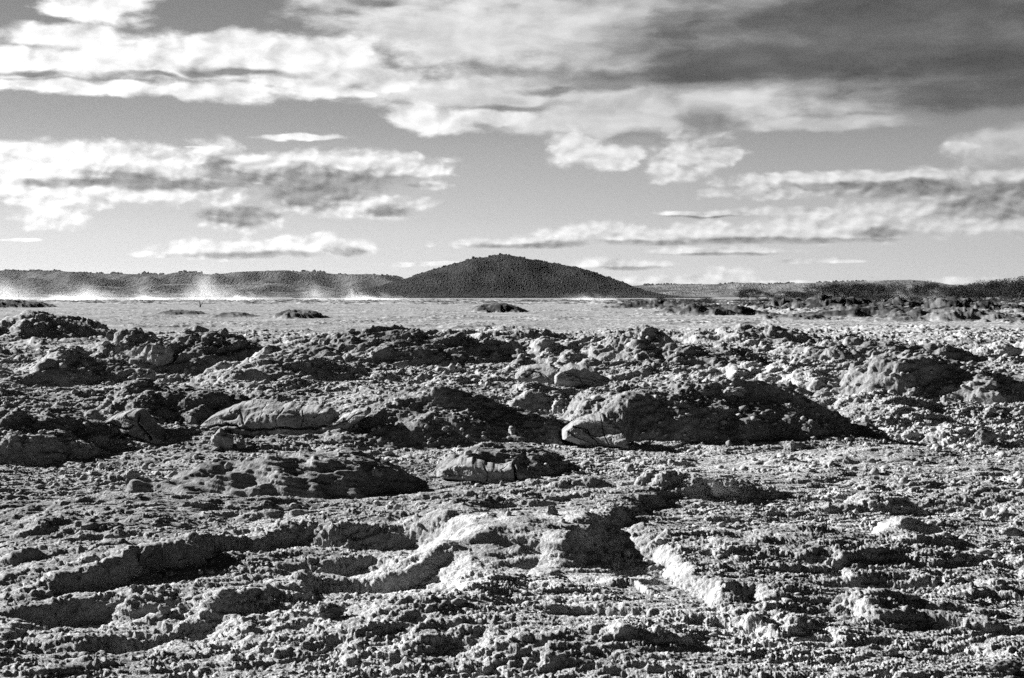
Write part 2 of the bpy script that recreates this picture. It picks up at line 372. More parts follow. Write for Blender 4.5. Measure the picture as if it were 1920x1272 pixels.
def bump(X, Y, m):
    (_, _, px, top, base_, wl, wr, df, db, p, q, wp) = m
    d0 = d_of(base_); dp = d0 + df
    H = CAMZ - (top - HY) / F * dp
    t_ = (px - CX) / F; cx = dp * t_; cy = dp
    sL, sR = wl / F * dp, wr / F * dp
    u = X - cx; v = Y - cy
    near = (np.abs(u) < 1.35 * max(sL, sR)) & (np.abs(v) < 1.35 * max(df, db))
    out = np.zeros(X.shape, np.float32)
    if not near.any(): return out, H
    u = u[near]; v = v[near]
    s = min(sL, sR)
    a = u / np.where(u < 0, sL, sR); b = v / np.where(v < 0, df, db)
    sc_ = 1.8 / max(s, .3)
    wx = pn2(X[near] * sc_, Y[near] * sc_, 5) + .5 * pn2(X[near] * sc_ * 2.3, Y[near] * sc_ * 2.3, 6)
    wy = pn2(X[near] * sc_, Y[near] * sc_, 15) + .5 * pn2(X[near] * sc_ * 2.3, Y[near] * sc_ * 2.3, 16)
    a = a + wp * wx; b = b + wp * wy
    t = np.sqrt(a * a + b * b)
    r1 = .45 - 1.3 * np.abs(pn2(X[near] / .8 + .4 * Y[near], Y[near] / .5, 25)); r2 = .45 - 1.3 * np.abs(pn2(X[near] / .3, Y[near] / .2, 26))
    h = H * np.clip(1 - t ** p, 0, 1) ** q * (1 + .45 * wp * wx * 2 + .22 * r1 + .08 * r2)
    out[near] = np.maximum(h, 0)
    return out, H
def dent(X, Y, px, py, L, R, hd, dep, s, rise=False):
    dp = d_of(py); cx = dp * (px - CX) / F
    sL, sR = L / F * dp, R / F * dp
    u = X - cx; v = Y - dp
    near = (np.abs(u) < 1.6 * max(sL, sR)) & (np.abs(v) < 1.6 * hd)
    out = np.zeros(X.shape, np.float32)
    if not near.any(): return out
    x_, y_ = X[near], Y[near]; u, v = u[near], v[near]
    w1_ = pn2(x_ * 2.5, y_ * 2.5, s) * .5 + pn2(x_ * 6, y_ * 6, s + 1) * .25
    w2_ = pn2(x_ * 2.5, y_ * 2.5, s + 2) * .5 + pn2(x_ * 6, y_ * 6, s + 3) * .25
    if rise: b = v / np.where(v < 0, hd * .8, hd * 1.3)
    else: b = v / np.where(v > 0, hd * .6, hd * 1.5)
    a = u / np.where(u < 0, sL, sR)
    t = np.sqrt((a + w1_ * .6) ** 2 + (b + w2_ * .6) ** 2)
    ang = np.arctan2(b, a)                       # steep rim on the far side of hollows, near and right side of rises
    st_ = np.clip(-np.sin(ang) * .8 + np.cos(ang) * .6, 0, 1) if rise else np.clip(np.sin(ang) * 1.3 - .1 * np.cos(ang), 0, 1)
    lo_ = .05 + .40 * st_
    out[near] = dep * (1 - sstep(lo_, 1.0, t))
    return out

def rows_cols():
    def seg(a, b, k):
        n = max(2, int(round(math.log(b / a) * k))); return np.exp(np.linspace(math.log(a), math.log(b), n, endpoint=False))
    r = np.concatenate([seg(.3, 4.7, 22 * Q), seg(4.7, 9, 560 * Q), seg(9, 36, 860 * Q), seg(36, 70, 430 * Q), seg(70, 520, 250 * Q), seg(520, 900, 70 * Q), seg(900, 9000, 6), [9000]])
    st = math.radians(0.0305) / Q
    fine = np.arange(-math.radians(21.6), math.radians(21.6), st)
    out = list(np.arange(fine[-1] + st * 3, math.radians(41), st * 3)); a = out[-1]; s = st * 3
    while a < math.pi - .02:
        s = min(s * 1.08, math.radians(3)); a += s; out.append(a)
    out = np.array(out); out = out / 1.0
    out = out[out < math.pi - .01]
    c = np.concatenate([-out[::-1], fine, out, [math.pi]])
    return r, c
R_, C_ = rows_cols()
nr, nc = len(R_), len(C_)
A, D = np.meshgrid(C_, R_)
X = (D * np.sin(A)); Y = (D * np.cos(A))
print('grid', nr, nc, nr * nc)

# masks
wv = pn2(X / 14, Y / 14, 40) * .5 + pn2(X / 5, Y / 5, 41) * .25
PXc = CX + F * np.tan(np.clip(A, -1.3, 1.3))
near_edge = 62 + 14 * wv + np.clip((PXc - 1100) / 800, -1, 1.2) * 4
far_edge = np.where(PXc > 1250, 120 + 150 * np.clip((1450 - PXc) / 300, 0, 1), 270) + 60 * wv
plain = sstep(0, 8, D - near_edge) * (1 - sstep(0, 30, D - far_edge))     # the pale gravel plain
rough = 1 - plain
# pebble flat in the right middle distance
flat2 = np.exp(-(((X - 2.9) / 2.4) ** 2 + ((Y - 13.2) / 1.3) ** 2)).astype(np.float32)

H0 = np.zeros(X.shape, np.float32)
fade_near = 1 - sstep(400, 700, D)
for lam, am, s in ((9, .16, 1), (4, .14, 2), (1.9, .13, 3), (.95, .085, 4)):
    k = D < lam * 330
    amp = am * (rough * (1 - .55 * flat2) * .9 + .05)
    n = np.zeros(X.shape, np.float32); 
    xs = X + .35 * Y
    n[k] = pn2(xs[k] / lam, Y[k] / (lam * .62), 60 + s)
    if lam < 3: n = np.where(n > 0, n, n * .6) 
    H0 += amp * n * (.3 + 1.0 * sstep(10, 18, D) * (1 - .3 * sstep(40, 70, D)))
# small tufted hummocks over the far field
k = (D > 60) & (D < 800)
hm = np.zeros(X.shape, np.float32)
hm[k] = np.clip(pn2(X[k] / 11, Y[k] / 16, 77) + .6 * pn2(X[k] / 4, Y[k] / 6, 78) + .35 * np.abs(pn2(X[k] / 1.5, Y[k] / 2.4, 79)) - .2, 0, 1)
rt = sstep(1150, 1500, PXc)
H0 += hm * rough * (.38 + .12 * rt) * sstep(60, 90, D)
H0 *= 1 - .9 * sstep(680, 760, D)
H0 -= 1.6 * sstep(700, 800, D) * 1.0
for i, (px, py, L, R, hd, dep) in enumerate(HOLLOWS): H0 -= dent(X, Y, px, py, L, R, hd, dep, 200 + 7 * i)
for i, (px, py, L, R, hd, dep) in enumerate(RISES): H0 += dent(X, Y, px, py, L, R, hd, dep, 400 + 7 * i, True)
MB = np.zeros(X.shape, np.float32)
for i, a in enumerate(SCARPS): H0 += scarp(X, Y, *a, 600 + 9 * i)
HM = np.zeros(X.shape, np.float32); owner = np.full(X.shape, -1, np.int16)
for i, m in enumerate(MOUNDS):
    b, _h = bump(X, Y, m)
    if m[0] is None:
        H0 = H0 + b; MB = np.maximum(MB, b)
    else:
        up = b > HM
        owner[up & (b > .012)] = i
        HM = np.maximum(HM, b)
# keep relief small right under the camera
cl = sstep(1.0, 5.0, D); H0 *= cl
Z = H0 + HM

# normals of the macro surface (finite differences in polar grid)
def normals(X, Y, Z):
    dXr, dXc = np.gradient(X); dYr, dYc = np.gradient(Y); dZr, dZc = np.gradient(Z)
    nx = dYr * dZc - dZr * dYc; ny = dZr * dXc - dXr * dZc; nz_ = dXr * dYc - dYr * dXc
    l = np.sqrt(nx * nx + ny * ny + nz_ * nz_) + 1e-12
    s = np.where(nz_ < 0, -1, 1) / l
    return nx * s, ny * s, nz_ * s
nx, ny, nz_ = normals(X, Y, Z.astype(np.float64))

calm = np.exp(-(((X - .12) / .85) ** 2 + ((Y - 8.0) / 1.25) ** 2) ** 1.5) + .45 * np.exp(-(((X - .5) / 1.3) ** 2 + ((Y - 6.3) / .5) ** 2))     # smoother pale crust in the near middle; tone lift also paints in slope sunlight
crisp = (rough * (1 - .5 * flat2) * (1 - .62 * calm)).astype(np.float32)
patch = .65 + .7 * np.clip(pn2(X / 2.3, Y / 2.3, 51) + .5 * pn2(X / .8, Y / .8, 52) + .25, 0, 1)
Dd = np.zeros(X.shape, np.float32)
NF = {.70: .06, .34: .07, .17: .10, .085: .22, .042: .5}
lump = np.clip(.15 + 1.3 * pn2(X / 1.1 + 9, Y / 1.1, 55) + .5 * pn2(X / .4, Y / .4, 56), 0, 1).astype(np.float32)
FINE = np.abs(A) < math.radians(42)
for lam, am, s, mode in ((3.2, .16, 8, 'r'), (1.5, .11, 7, 'b'), (.70, .075, 1, 'r'), (.34, .060, 2, 'r'), (.17, .045, 3, 'r'), (.085, .024, 4, 'b'), (.042, .015, 5, 'b'), (.021, .008, 6, 'n')):
    k = (D < lam * 520) & (D > (120 if lam > 3 else 45 if lam > 1 else 3)) & FINE
    ri = np.where(k.any(1))[0]
    if not len(ri): continue
    a_, b_ = ri[0], ri[-1] + 1
    ci = np.where(FINE[0])[0]; c0, c1 = ci[0], ci[-1] + 1
    sl_ = (slice(a_, b_), slice(c0, c1))
    x_, y_, z_ = X[sl_], Y[sl_], Z[sl_]
    xr = x_ + .32 * y_
    n = pn3((xr - .0) / (lam * 2.0), (y_ - .22 * x_) / (lam * .9), (z_ - .12 * x_) / (lam * (.75 if lam < .3 else .5)), 100 + s)
    if mode == 'r' or lam < .1: n = .5 - 1.8 * np.abs(n)
    elif mode == 'b': n = 1.8 * np.abs(n) - .35
    edge = 1 - sstep(lam * 380, lam * 520, D[sl_])
    if lam > 1: edge = edge * sstep(45, 90, D[sl_])
    elif lam in NF:
        nf = NF[lam] * (.45 + 1.0 * lump[sl_]); edge = edge * (nf + (1 - nf) * sstep(10, 34 if lam > .1 else 20, D[sl_])) * np.where(owner[sl_] >= 0, 1.5, 1.1)
    if lam > .3: edge = edge * (1 + np.clip((D[sl_] - 60) / 70, 0, .9))
    Dd[sl_] += am * n * crisp[sl_] * patch[sl_] * edge
k = (D > 75) & (D < 700) & FINE & (MB + np.clip(hm, 0, 1) > .03)
Dd[k] += np.clip((MB[k] + hm[k]) * 5, 0, 1) * (.16 * (.4 - 1.5 * np.abs(pn3(X[k] / 1.5, Y[k] / 1.6, Z[k] / .5, 801))) + .10 * (.4 - 1.5 * np.abs(pn3(X[k] / .6, Y[k] / .9, Z[k] / .25, 802))))
# crust broken into thin overlapping sheets (small scarps)
k = (D < 60) & (D > 3.5) & FINE
xs_, ys_ = X[k] + .0 * Y[k], Y[k] - .28 * X[k]
for (lx, ly, st_, am, s) in ((1.5, .42, 2.6, .018, 1), (.62, .20, 3.0, .014, 2), (.26, .10, 3.0, .0085, 3), (.11, .05, 2.6, .0034, 4)):
    tn = pn2(xs_ / lx, ys_ / ly, 500 + s) + .45 * pn2(xs_ / lx * 2.7, ys_ / ly * 2.7, 510 + s) + .22 * pn2(xs_ / lx * 7, ys_ / ly * 7, 520 + s)
    tq = tn * st_; f_q = tq - np.floor(tq)
    Dd[k] += am * (np.floor(tq) + sstep(.0, .22, f_q) - .15 * f_q - tq * .5) * (crisp[k] * .8 + .1) * (.5 + .5 * patch[k]) * np.where(owner[k] >= 0, .08, 1)
# flaky sheets: quantised layers
k = (D < 30) & (D > 4) & FINE
q_ = (Z[k] * 1.0 + Dd[k] * .8 + .10 * X[k]) / .035
fr = q_ - np.floor(q_)
Dd[k] += (.016 * (sstep(.25, .75, fr) - fr) * (1 - sstep(20, 30, D[k])) * crisp[k])
# pebbles and clods
peb = np.zeros(X.shape, np.float32)
for lam, pr, s, lim in ((.055, .5, 21, 12), (.12, .5, 22, 30), (.26, .42, 23, 130), (.6, .25, 24, 330)):
    k = (D < lim) & (D > 3) & FINE & (D > lam * 18)
    if lam >= .6: k &= (D > 95)
    h = cells(X[k] / lam, Y[k] / lam, s, pr, .18, .5) * lam * .8
    sc_n = {.055: .12, .12: .06, .26: .03}.get(lam, 1.0)
    nearf = sc_n * (.4 + 2 * lump[k]) + (1 - sc_n) * sstep(12, 32, D[k])
    pk = nearf * np.clip(crisp[k] * patch[k] * .8 + plain[k] * (.5 if lam < .5 else .22) + .35 * flat2[k], 0, 1)
    peb[k] = np.maximum(peb[k], h * pk * (1 - sstep(lim * .7, lim, D[k])))
Xp = X + nx * Dd; Yp = Y + ny * Dd; Zp = Z + nz_ * Dd + peb * nz_ ** 4
PX, PY, PZ = Xp.astype(np.float32), Yp.astype(np.float32), Zp.astype(np.float32)
mot = np.clip(.45 + pn2(X / 1.6, Y / 4.0, 310) + 1.1 * pn2(X / .5, Y / 1.4, 311), 0, 1) ** 1.5
lr = np.clip((PXc - 300) / 1300, 0, 1)
tone = (.84 + .19 * lr) * (1 + .25 * pn2(X / 3.1, Y / 4.1, 301)) - .20 * plain
tone = tone + (.05 + .32 * mot - tone) * np.clip(hm * 3.2, 0, 1) * rough * sstep(70, 120, D)
farm = np.clip(MB * 6, 0, 1) * sstep(75, 110, D)
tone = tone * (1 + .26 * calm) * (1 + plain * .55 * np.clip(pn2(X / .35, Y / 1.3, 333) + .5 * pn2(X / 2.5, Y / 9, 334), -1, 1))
tone = tone + (.05 + .32 * mot - tone) * farm
tone = tone + (.5 - tone) * sstep(0, .15, -np.clip(0 * X, 0, 1)) * 0
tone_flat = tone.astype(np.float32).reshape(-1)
co_full = np.stack([PX, PY, PZ], -1).reshape(-1, 3)

def ground_at(x, y):
    """Height of the finished ground near (x, y)."""
    d = math.hypot(x, y); a = math.atan2(x, y)
    i = min(max(int(np.searchsorted(R_, d)), 1), nr - 2); j = min(max(int(np.searchsorted(C_, a)), 1), nc - 2)
    return float(np.median(PZ[i - 1:i + 2, j - 2:j + 3]))

# ------------------------------------------------------------------ materials
def new_mat(name):
    m = bpy.data.materials.new(name); m.use_nodes = True
    t = m.node_tree; t.nodes.clear(); n = N(t)
    out = n.add('ShaderNodeOutputMaterial')
    return m, n, out
def bsdf(n, out, col, rough_=.95, spec=.1, normal=None):
    b = n.add('ShaderNodeBsdfPrincipled')
    n.put(b.inputs['Base Color'], col); n.put(b.inputs['Roughness'], rough_)
    n.put(b.inputs['Specular IOR Level'], spec)
    if normal is not None: n.l.new(normal, b.inputs['Normal'])
    n.l.new(b.outputs[0], out.inputs[0]); return b
def gray(n, f):
    c = n.add('ShaderNodeCombineColor'); 
    for i in range(3): n.put(c.inputs[i], f)
    return c.outputs[0]
def bumpn(n, h, strength, dist):
    b = n.add('ShaderNodeBump'); b.inputs['Strength'].default_value = strength; b.inputs['Distance'].default_value = dist
    n.l.new(h, b.inputs['Height']); return b.outputs[0]
def rock_material(name, lo, hi, fine=38.0, speck=.25, bumpd=.012, crack=False, objspace=False, tone=False):
    m, n, out = new_mat(name)
    tc = n.add('ShaderNodeTexCoord').outputs['Object'] if objspace else n.add('ShaderNodeNewGeometry').outputs['Position']
    a = n.noise(tc, .9, 5, .6); b = n.noise(tc, fine, 6, .7); c = n.noise(tc, 5.0, 6, .65)
    f = n.m('MULTIPLY_ADD', n.m('SUBTRACT', c, .5), 1.2, a)
    col = n.rng(f, .3, .72, lo, hi)
    col = n.m('MULTIPLY', col, n.rng(b, .3, .7, 1 - speck, 1 + speck))
    if tone:
        at_ = n.add('ShaderNodeAttribute'); at_.attribute_name = 'tone'; col = n.m('MULTIPLY', col, at_.outputs['Fac'])
    h = n.m('MULTIPLY_ADD', n.noise(tc, fine * .35, 5, .65), 2.0, b)
    if crack:
        vo = n.add('ShaderNodeTexVoronoi', feature='DISTANCE_TO_EDGE'); 
        wv_ = n.v('ADD', tc, n.v('MULTIPLY', n.noise(tc, 3, 4, .6, 0, 'Color'), (.35, .35, .35)))
        n.put(vo.inputs['Vector'], wv_); vo.inputs['Scale'].default_value = 2.1
        cr = n.rng(vo.outputs[0], 0.0, .035)
        h = n.m('MULTIPLY_ADD', cr, 2.5, h)
    bsdf(n, out, gray(n, col), .97, .08, bumpn(n, h, .9, bumpd))
    return m
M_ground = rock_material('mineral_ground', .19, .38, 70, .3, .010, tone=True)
M_mound = rock_material('dark_mound_rock', .10, .24)
M_slab = rock_material('pale_cracked_rock', .13, .25, 30, .2, .008, True)
M_stone = rock_material('loose_stone', .18, .33, 45, .2, .006)
M_wood = rock_material('weathered_wood', .12, .25, 30, .2, .004)

# ------------------------------------------------------------------ ground and mounds
ow = owner.reshape(-1)
I = np.arange(nr * nc).reshape(nr, nc)
quads = np.stack([I[:-1, :-1], I[:-1, 1:], I[1:, 1:], I[1:, :-1]], -1).reshape(-1, 4)[:, ::-1]
co_g = co_full.copy()
inm = ow >= 0
co_g[inm, 2] -= HM.reshape(-1)[inm] * 1.0 + .02
co_g[:, 2] -= np.where(inm, 0, 0)
me = mesh_np('ground', co_g, quads)
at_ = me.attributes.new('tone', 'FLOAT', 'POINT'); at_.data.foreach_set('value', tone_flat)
# centre fan closes the sheet below the camera
ground = link('ground', me, M_ground); tag(ground, kind='structure')
qo = ow[quads].max(1)
for i, m in enumerate(MOUNDS):
    if m[0] is None: continue
    qs = quads[qo == i]
    if not len(qs): continue
    u, inv = np.unique(qs, return_inverse=True)
    cc = co_full[u]; ctr = cc.mean(0); ctr[2] = cc[:, 2].min()
    mm = mesh_np(m[0], cc - ctr, inv.reshape(-1, 4))
    o = link(m[0], mm, M_mound, loc=tuple(ctr)); tag(o, m[1], 'rock mound')

# ------------------------------------------------------------------ lake and far land
def sheet(name, x0, x1, y0, y1, z, mat):
    co = np.array([[x0, y0, z], [x1, y0, z], [x1, y1, z], [x0, y1, z]]); return link(name, mesh_np(name, co, np.array([[0, 1, 2, 3]])), mat)
mw, n, out = new_mat('lake_water')
tcw = n.add('ShaderNodeNewGeometry').outputs['Position']
bsdf(n, out, (.25, .25, .25, 1), .25, .5, bumpn(n, n.noise(tcw, .6, 4, .6), .5, .4))
tag(sheet('lake_water', -8800, 8800, 690, 9000, -.45, mw), kind='structure')

def veg_material(name, lo, hi, sc1, sc2, bd):
    m, n, out = new_mat(name)
    tc = n.add('ShaderNodeNewGeometry').outputs['Position']
    a = n.noise(tc, sc1, 5, .6); b = n.noise(tc, sc2, 4, .6)
    f = n.m('MULTIPLY_ADD', n.m('SUBTRACT', b, .5), 1.0, a)
    bsdf(n, out, gray(n, n.rng(f, .35, .68, lo, hi)), .95, .05, bumpn(n, n.m('ADD', a, b), .8, bd))
    return m
M_hill = veg_material('bush_covered_slope', .006, .026, .02, .15, 2.0)
M_ridge = veg_material('far_slope', .02, .075, .004, .03, 8.0)
M_right = veg_material('patchy_far_slope', .03, .14, .006, .02, 6.0)

def ridge(name, prof, dist, back, foot, mat, amp, lam, canopy, nrow=90, step=.6, kind='structure'):
    """Land form whose skyline follows prof [(px, py)], at its own distance, with real depth (gentle slope to the front and back)."""
    px = np.arange(prof[0][0], prof[-1][0] + step, step)
    xs = [p[0] for p in prof]; ys = [p[1] for p in prof]
    crest = np.interp(px, xs, ys)
    # smooth the corner points
    ker = np.hanning(41); ker /= ker.sum(); crest = np.convolve(np.pad(crest, 20, mode='edge'), ker, 'valid')[:len(px)]
    t = np.linspace(0, 1, nrow)
    yy = dist - foot + (foot + back) * t
    xw = (px - CX) / F * dist
    Hc = CAMZ - (crest - HY) / F * dist
    Xg, Yg = np.meshgrid(xw, yy)
    tt = (yy - dist) / np.where(yy < dist, foot, back)
    sh = np.cos(np.clip(tt, -1, 1) * math.pi / 2) ** 1.1
    gul = pn2(Xg / lam + .6 * Yg / lam, Yg / (lam * 2.5), 9) + .5 * pn2(Xg / lam * 2.2 + .5 * Yg / lam, Yg / lam, 10)
    shg = np.clip(sh[:, None] * (1 + amp * gul * (1 - sh[:, None] ** 6)), 0, 1.0)
    Zg = Hc[None, :] * shg
    Zg = Zg + canopy * (cells(Xg / (canopy * 2.4), Yg / (canopy * 2.4), 33, .9, .35, .7) * 1.2 + .5 * pn2(Xg / (canopy * .8), Yg / (canopy * .8), 12)) * np.clip(shg * 4, 0, 1)
    Zg -= 2.0 * (sh[:, None] < .02)
    Jn = np.arange(Xg.size).reshape(Xg.shape)
    q = np.stack([Jn[:-1, :-1], Jn[:-1, 1:], Jn[1:, 1:], Jn[1:, :-1]], -1).reshape(-1, 4)
    return link(name, mesh_np(name, np.stack([Xg, Yg, Zg], -1).reshape(-1, 3), q), mat)
hp = [(600, 558), (660, 551), (720, 537), (760, 525), (800, 511), (840, 500), (870, 491), (890, 486), (915, 484), (935, 479.5), (950, 479.5), (975, 484), (1000, 489),
      (1030, 494), (1065, 500), (1100, 508), (1130, 519), (1160, 528), (1190, 541), (1220, 550), (1255, 557), (1290, 559)]
tag(ridge('hill', hp, 2000, 260, 260, M_hill, .3, 80, 1.3, 220, .45), kind='structure')
lp = [(-400, 500), (-100, 507), (0, 509), (60, 511), (110, 509), (160, 514), (230, 515), (330, 516), (345, 511), (420, 519), (470, 514), (520, 512), (570, 511), (600, 512), (650, 518),
      (700, 518), (740, 520), (780, 528), (850, 545), (900, 556)]
tag(ridge('far_ridge', lp, 5200, 900, 900, M_ridge, .9, 210, 2.5, 160, .6), kind='structure')
rp = [(1050, 548), (1200, 536), (1260, 535), (1320, 536), (1370, 533), (1400, 535), (1450, 534), (1500, 532), (1540, 531), (1580, 530), (1620, 529), (1660, 532), (1700, 534), (1800, 540), (1950, 545), (2300, 540)]
tag(ridge('far_hills', rp, 4200, 800, 900, M_right, .9, 240, 2.0, 160, .6), kind='structure')
lp2 = [(-400, 556), (-60, 545), (60, 540), (150, 536), (250, 540), (330, 533), (440, 536), (520, 532), (600, 540), (700, 549), (790, 557)]
tag(ridge('lower_slopes', lp2, 3300, 420, 500, M_right, .8, 140, 1.5, 120, .6), kind='structure')

# bushes on the skyline and slopes (far-off scrub nobody could count)
def ico(sub):
    import bmesh
    bm = bmesh.new(); bmesh.ops.create_icosphere(bm, subdivisions=sub, radius=1)
    v = np.array([p.co[:] for p in bm.verts]); bm.verts.index_update(); f = np.array([[q.index for q in p.verts] for p in bm.faces]); bm.free()
    return v, f
def scatter_blobs(name, pos, rad, sub, mat, jit=.35, flat=(1, 1, 1), seed=0, smooth=False):
    v, f = ico(sub); r = np.random.default_rng(seed); nb = len(pos); nv = len(v)
    vv = v[None] * (1 + jit * (r.random((nb, nv)) - .5) * 2)[..., None]
    ax = r.random((nb, 3)) * .7 + .65
    ang = r.random(nb) * 6.28; c, s = np.cos(ang), np.sin(ang)
    vv = vv * ax[:, None] * np.array(flat) * np.asarray(rad)[:, None, None]
    x = vv[..., 0] * c[:, None] - vv[..., 1] * s[:, None]; y = vv[..., 0] * s[:, None] + vv[..., 1] * c[:, None]
    vv = np.stack([x, y, vv[..., 2]], -1) + np.asarray(pos)[:, None]
    ff = (f[None] + (np.arange(nb) * nv)[:, None, None]).reshape(-1, 3)
    return link(name, mesh_np(name, vv.reshape(-1, 3), None, ff, smooth), mat)
def prof_z(prof, px, dist): 
    return CAMZ - (np.interp(px, [p[0] for p in prof], [p[1] for p in prof]) - HY) / F * dist
r_ = np.random.default_rng(5)
def crest_scrub(name, prof, dist, n, rmin, rmax, gap, seed, mat):
    px = r_.uniform(prof[0][0], prof[-1][0], n)
    keep = pn2(px / gap, px * 0, seed) > -.05
    px = px[keep]; y = dist + r_.normal(0, 12, len(px)); rad = r_.uniform(rmin, rmax, len(px))
    return tag(scatter_blobs(name, np.stack([(px - CX) / F * dist, y, prof_z(prof, px, dist) + rad * .2], -1), rad, 2, mat, .3, seed=seed), kind='stuff')
M_far_tree = veg_material('far_scrub', .02, .05, .05, .4, 1.0)
crest_scrub('hill_scrub', hp, 2000, 1100, .8, 1.9, 25, 31, M_hill)
crest_scrub('ridge_woodland', lp, 5200, 700, 3, 7.5, 38, 32, M_far_tree)
crest_scrub('hills_woodland', rp, 4200, 700, 2, 5, 45, 34, M_far_tree)

# ------------------------------------------------------------------ trees and bushes on the right
M_leaf = veg_material('dark_leaves', .018, .042, .5, 2.0, .1)
M_bark, n, out = new_mat('bark')
bsdf(n, out, gray(n, n.rng(n.noise(n.add('ShaderNodeNewGeometry').outputs['Position'], 6, 4), .3, .7, .05, .11)), .95)
def tree_proto(seed, h=1.0, w=1.0):
    r = np.random.default_rng(seed)
    vs, fs = [], []
    nl = r.integers(9, 14)
    cen = np.stack([r.normal(0, .42, nl) * w, r.normal(0, .35, nl) * w, .25 + r.random(nl) ** .8 * .72], -1)
    rr = .16 + .16 * r.random(nl)
    leaves = []
    for c_, q in zip(cen, rr):
        k = int(170 * (q / .25) ** 2)
        dv = r.normal(size=(k, 3)); dv /= np.linalg.norm(dv, axis=1)[:, None]
        leaves.append(c_ + dv * q * (r.random((k, 1)) ** .4) * [1.3, 1.2, .85])
    L = np.concatenate(leaves); L = L[L[:, 2] > .02]
    a = r.normal(size=(len(L), 3)); b = r.normal(size=(len(L), 3))
    s = .055
    a = a / np.linalg.norm(a, axis=1)[:, None] * s; b = b / np.linalg.norm(b, axis=1)[:, None] * s
    co = np.stack([L, L + a, L + b], 1).reshape(-1, 3); co[:, :] *= [1, 1, 1]
    crown = mesh_np('crown', co, None, np.arange(len(co)).reshape(-1, 3), False)
    # trunk with limbs to each clump
    tv, tf = [], []
    def tube(p0, p1, r0, r1):
        p0, p1 = np.array(p0), np.array(p1); d = p1 - p0; d = d / (np.linalg.norm(d) + 1e-9)
        u = np.cross(d, [0.3, 1, .1]); u /= np.linalg.norm(u); v = np.cross(d, u); b0 = len(tv)
        for p, q in ((p0, r0), (p1, r1)):
            for k in range(6): tv.append(p + q * (math.cos(k * math.pi / 3) * u + math.sin(k * math.pi / 3) * v))
        for k in range(6): tf.append([b0 + k, b0 + (k + 1) % 6, b0 + 6 + (k + 1) % 6, b0 + 6 + k])
    fork = (r.normal() * .04, r.normal() * .04, .22)
    tube((0, 0, -.04), fork, .035, .026)
    for c_ in cen: tube(fork, c_, .018, .006)
    trunk = mesh_np('trunk', np.array(tv), np.array(tf))
    crown.materials.append(M_leaf); trunk.materials.append(M_bark)
    return trunk, crown
protos = [tree_proto(50 + i) for i in range(8)]
def place_tree(px, top, base_d, wpx, label, name='bush', cat='bush', group=None, k=None):
    x = base_d * (px - CX) / F; z0 = ground_at(x, base_d)
    hgt = CAMZ - (top - HY) / F * base_d - z0
    e = empty(name, (x, base_d, z0 - .05))
    t_, c_ = protos[(k if k is not None else random.randrange(8))]
    for nm, meh in (('trunk', t_), ('crown', c_)):
        o = bpy.data.objects.new(nm, meh); sc.collection.objects.link(o); o.parent = e
    wv_ = wpx / F * base_d
    e.scale = (wv_, wv_ * .9, hgt / 1.12); e.rotation_euler.z = random.uniform(-.6, .6) + random.choice((0, math.pi))
    tag(e, label, cat, group)
    return e
GB = 'dark bushes in the line along the right horizon'
hedge = [(1388, 552, 18), (1402, 549, 20), (1420, 553, 16), (1440, 556, 14), (1470, 552, 22), (1492, 553, 20), (1508, 553, 18), (1530, 541, 30), (1545, 537, 34), (1562, 538, 30), (1580, 540, 30),
         (1600, 540, 34), (1622, 540, 32), (1640, 538, 30), (1655, 541, 28), (1672, 544, 26), (1690, 543, 26), (1708, 539, 28), (1722, 543, 26), (1740, 537, 28), (1758, 541, 26), (1778, 537, 30),
         (1795, 539, 28), (1812, 536, 32), (1830, 538, 30), (1846, 536, 32), (1862, 534, 34), (1878, 531, 40), (1895, 529, 44), (1912, 527, 44), (1930, 527, 46), (1950, 526, 46), (1975, 528, 46), (2000, 530, 46)]
for i, (px, top, w) in enumerate(hedge):
    ord_ = ['low', 'ragged', 'rounded', 'broad'][i % 4]
    where = ('left end of the bush line, before the far hills' if px < 1520 else 'behind the thin post' if px < 1600 else 'behind the pale rocks and drifting steam' if px < 1740 else 'toward the right edge of the bush line' if px < 1850 else 'tall part of the bush line near the right edge')
    place_tree(px, top - 8, 540 + random.uniform(-30, 50), w * 1.2, f'{ord_} dark bush at the {where}' if not where.startswith('behind') else f'{ord_} dark bush {where}', group=GB)
for i in range(46):
    px = 1180 + i * 16.5 + random.uniform(-8, 8); dd = random.uniform(190, 430)
    hh = random.uniform(.7, 1.7) * (.7 + .6 * (px > 1450)); zz = ground_at(dd * (px - CX) / F, dd)
    place_tree(px, HY - (zz + hh - CAMZ) * F / dd, dd, random.uniform(2.0, 4.5) * F / dd, 'low dark scrub clump on the far side of the plain, ' + ('below the right foot of the hill' if px < 1330 else 'between the hill and the bush line' if px < 1560 else 'in front of the right bush line'), 'scrub_clump', 'scrub', 'scrub clumps beyond the pale plain')
for i in range(34):
    px = 1500 + i * 15; top = np.interp(px, [1500, 1560, 1680, 1800, 1900, 2000], [552, 545, 548, 545, 540, 540])
    place_tree(px, top, 620 + random.uniform(-20, 50), 30, 'low dark bush filling the back of the bush line', group='bushes at the back of the line')

